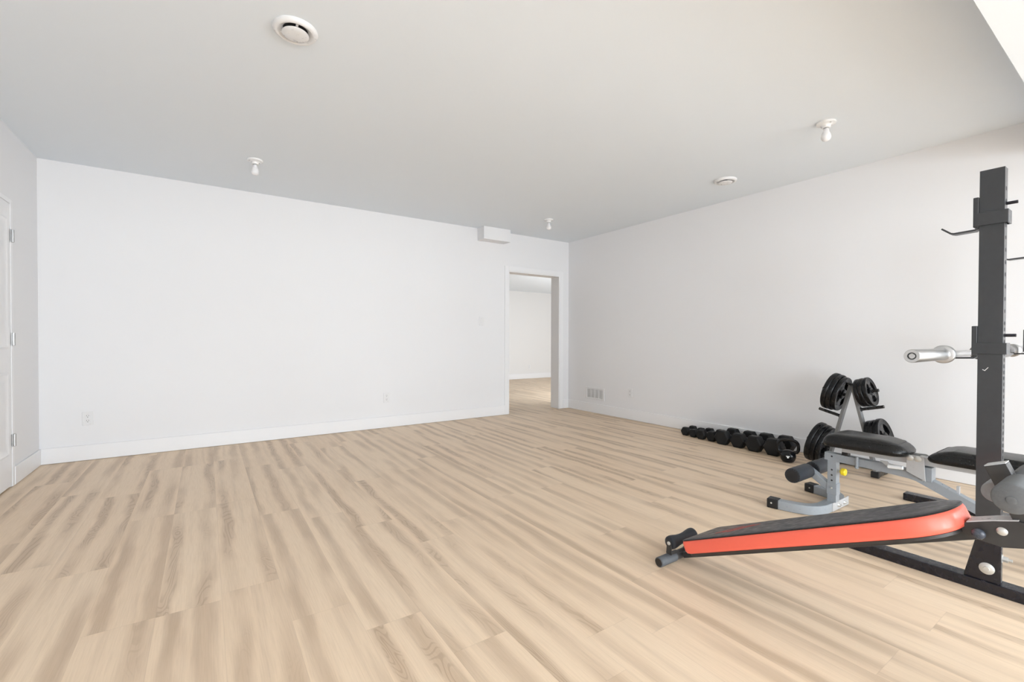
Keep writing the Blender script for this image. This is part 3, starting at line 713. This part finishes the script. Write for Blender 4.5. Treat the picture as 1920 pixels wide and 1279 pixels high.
weight_plate(K, .101, .150, .034, 'black weight plate on the low peg behind the bench seat, outermost of three', PI * .5 + .35, G)

# ------------------------------------------------------------------ dumbbells and kettlebell
DB = [  # y, x of near face, flat-to-flat, length, yaw
    (3.073, 4.375, .090, .195, .02), (2.968, 4.362, .086, .195, -.02), (2.860, 4.342, .100, .215, .01), (2.742, 4.344, .103, .225, -.01),
    (2.600, 4.300, .139, .270, .01), (2.436, 4.300, .139, .280, -.01), (2.266, 4.275, .147, .305, .0), (2.090, 4.270, .154, .315, -.0)]
DL = ['small black hex dumbbell at the doorway end of the row', 'small black hex dumbbell second from the doorway end of the row',
      'black hex dumbbell third from the doorway end of the row', 'black hex dumbbell fourth from the doorway end, left of the middle gap',
      'black hex dumbbell fourth from the kettlebell end of the row', 'black hex dumbbell third from the kettlebell end of the row',
      'large black hex dumbbell second from the kettlebell end of the row', 'largest black hex dumbbell, right behind the kettlebell']
DL[3] = 'black hex dumbbell fourth from the doorway end of the row'
def hex_head(c, d, F, L):
    """hexagon across-flats F lying on a flat, axis d, chamfered both ends"""
    x = Vector((0, 0, 1)).cross(d).normalized(); z = Vector((0, 0, 1)); R = F / math.sqrt(3)
    lo = []
    for k, (s, h) in enumerate(((.80, 0), (.96, L * .10), (1., L * .22), (1., L * .80), (.97, L * .90), (.84, L))):
        lo.append([c + d * h + x * (R * s * math.cos(PI / 3 * i)) + z * (R * s * math.sin(PI / 3 * i)) for i in range(6)])
    return MB().rings(lo)
for (y, x0, F, L, yaw), lab in zip(DB, DL):
    d = Vector((math.cos(yaw), math.sin(yaw), 0)); p = Vector((x0, y, F / 2)); t = thing('hex_dumbbell', lab, 'dumbbell', (x0 + L / 2, y, 0), 'hex dumbbells along the wall')
    hl = L * .31
    obj('head', hex_head(p, d, F, hl), 'dumbbell', t, bevel=.004)
    obj('head', hex_head(p + d * L, -d, F, hl), 'dumbbell', t, bevel=.004)
    a, b = p + d * (hl - .004), p + d * (L - hl + .004); hm = (b - a).length
    obj('handle', MB().lathe(a, d, [(0, 0), (.0145, 0), (.0135, hm * .12), (.0165, hm * .5), (.0135, hm * .88), (.0145, hm), (0, hm)], 20), 'handle_chrome', t, label='chrome handle')
KX, KY = 4.19, 1.912
kt = thing('kettlebell', 'glossy black kettlebell with a white logo at the end of the dumbbell row', 'kettlebell', (KX, KY, 0))
obj('body', MB().lathe((KX, KY, 0), (0, 0, 1), [(0, 0), (.038, 0), (.044, .004), (.055, .022), (.061, .042), (.062, .056), (.058, .074), (.048, .090), (.034, .100), (.018, .106), (0, .107)], 40), 'kettle', kt, smooth=60)
hpts = []; hv = Vector((-.41, .91, 0))
for k in range(29):
    t = -PI * .20 + (PI * 1.40) * k / 28
    cx, cz = math.cos(t), math.sin(t)
    hpts.append(Vector((KX, KY, .130)) + hv * (.078 * math.copysign(abs(cx) ** .75, cx)) + Vector((0, 0, .064 * math.copysign(abs(cz) ** .8, cz))))
hpts = [Vector((KX, KY, .084)) + hv * .042] + hpts + [Vector((KX, KY, .084)) - hv * .042]
obj('handle', MB().tube(hpts, .0130, 16, up=(hv.y, -hv.x, 0)), 'kettle', kt, smooth=60)
# badge facing the viewer
dn = Vector((-math.cos(.42), -math.sin(.42), .05)).normalized()
bx_, by_, _ = frame_from(dn); bc = Vector((KX, KY, .050)) + dn * .0615
def badge(pts): return [bc + bx_ * u * .001 + by_ * v * .001 for u, v in pts]
bo = obj('badge_ring', MB().lathe(bc - dn * .004, dn, [(.024, 0), (.026, .003), (.0255, .006), (.023, .006), (.0225, .003), (.022, 0)], 32, closed=True), 'kettle', kt)
obj('logo', MB().prism(badge([(-16, 9), (16, 9), (7, 1), (6, -9), (-5, -9), (-6, 1)]), dn * .0025), 'white_print', kt, label='white funnel-shaped logo')

# ------------------------------------------------------------------ light, world, camera
wd = bpy.data.worlds.new('daylight'); sc.world = wd; wd.use_nodes = True
bg = wd.node_tree.nodes['Background']
sky = wd.node_tree.nodes.new('ShaderNodeTexSky'); sky.sky_type = 'HOSEK_WILKIE'; sky.turbidity = 8
wd.node_tree.links.new(sky.outputs['Color'], bg.inputs['Color'])
bg.inputs['Strength'].default_value = .35
def area(name, loc, rot, sx, sy, power, col=(1, 1, 1)):
    l = bpy.data.lights.new(name, 'AREA'); l.shape = 'RECTANGLE'; l.size = sx; l.size_y = sy; l.energy = power; l.color = col
    o = bpy.data.objects.new(name, l); COL.objects.link(o); o.location = loc; o.rotation_euler = rot
    return o
DAY = (.845, .925, 1.0)
UP = math.radians(9)            # upward tilt added to the area lamps to brighten the ceilings
for i, (x0, x1, z0, z1) in enumerate(WIN):
    area('window_daylight', ((x0 + x1) / 2, YW - .02, (z0 + z1) / 2), (PI / 2 + UP, 0, 0), x1 - x0 - .1, z1 - z0 - .1, (220, 190)[i], DAY)
area('window_daylight', (XR + .02, (WR[0] + WR[1]) / 2, (WR[2] + WR[3]) / 2), (PI / 2 + UP, 0, PI / 2), WR[1] - WR[0] - .1, WR[3] - WR[2] - .1, 320, DAY)  # lamp of the added right window, lifts the left wall
area('window_daylight', (XL - .02, (WL[0] + WL[1]) / 2, (WL[2] + WL[3]) / 2), (PI / 2 + UP, 0, -PI / 2), WL[1] - WL[0] - .1, WL[3] - WL[2] - .1, 225, DAY)  # lamp of the added left window, lifts the right wall
area('next_room_fill', (6.8, YB2 + .03, .95), (PI / 2 + UP, 0, 0), 3.2, 1.5, 165, (.88, .94, 1.0))  # added fill lamp by a solid wall, without any window

cam = bpy.data.cameras.new('camera'); co = bpy.data.objects.new('camera', cam); COL.objects.link(co)
f, yaw, pitch, roll, sy, ch = 849.5866, .5940755, -.0107261, .0023875, 5.7062, 1.0602
fw = Vector((math.sin(yaw) * math.cos(pitch), math.cos(yaw) * math.cos(pitch), math.sin(pitch)))
r = Vector((math.cos(yaw), -math.sin(yaw), 0)); u = r.cross(fw)
r2 = r * math.cos(roll) + u * math.sin(roll); u2 = u * math.cos(roll) - r * math.sin(roll)
co.matrix_world = Matrix(((r2.x, u2.x, -fw.x, 0), (r2.y, u2.y, -fw.y, 0), (r2.z, u2.z, -fw.z, ch), (0, 0, 0, 1)))
cam.sensor_width = 36; cam.lens = f / 1920 * 36; cam.shift_y = sy / 1920; cam.clip_start = .02
sc.camera = co
sc.view_settings.view_transform = 'Standard'; sc.view_settings.look = 'None'; sc.view_settings.gamma = 1
sc.view_settings.use_curve_mapping = False; sc.view_settings.exposure = -0.12
sc.cycles.diffuse_bounces = 8; sc.cycles.max_bounces = 14
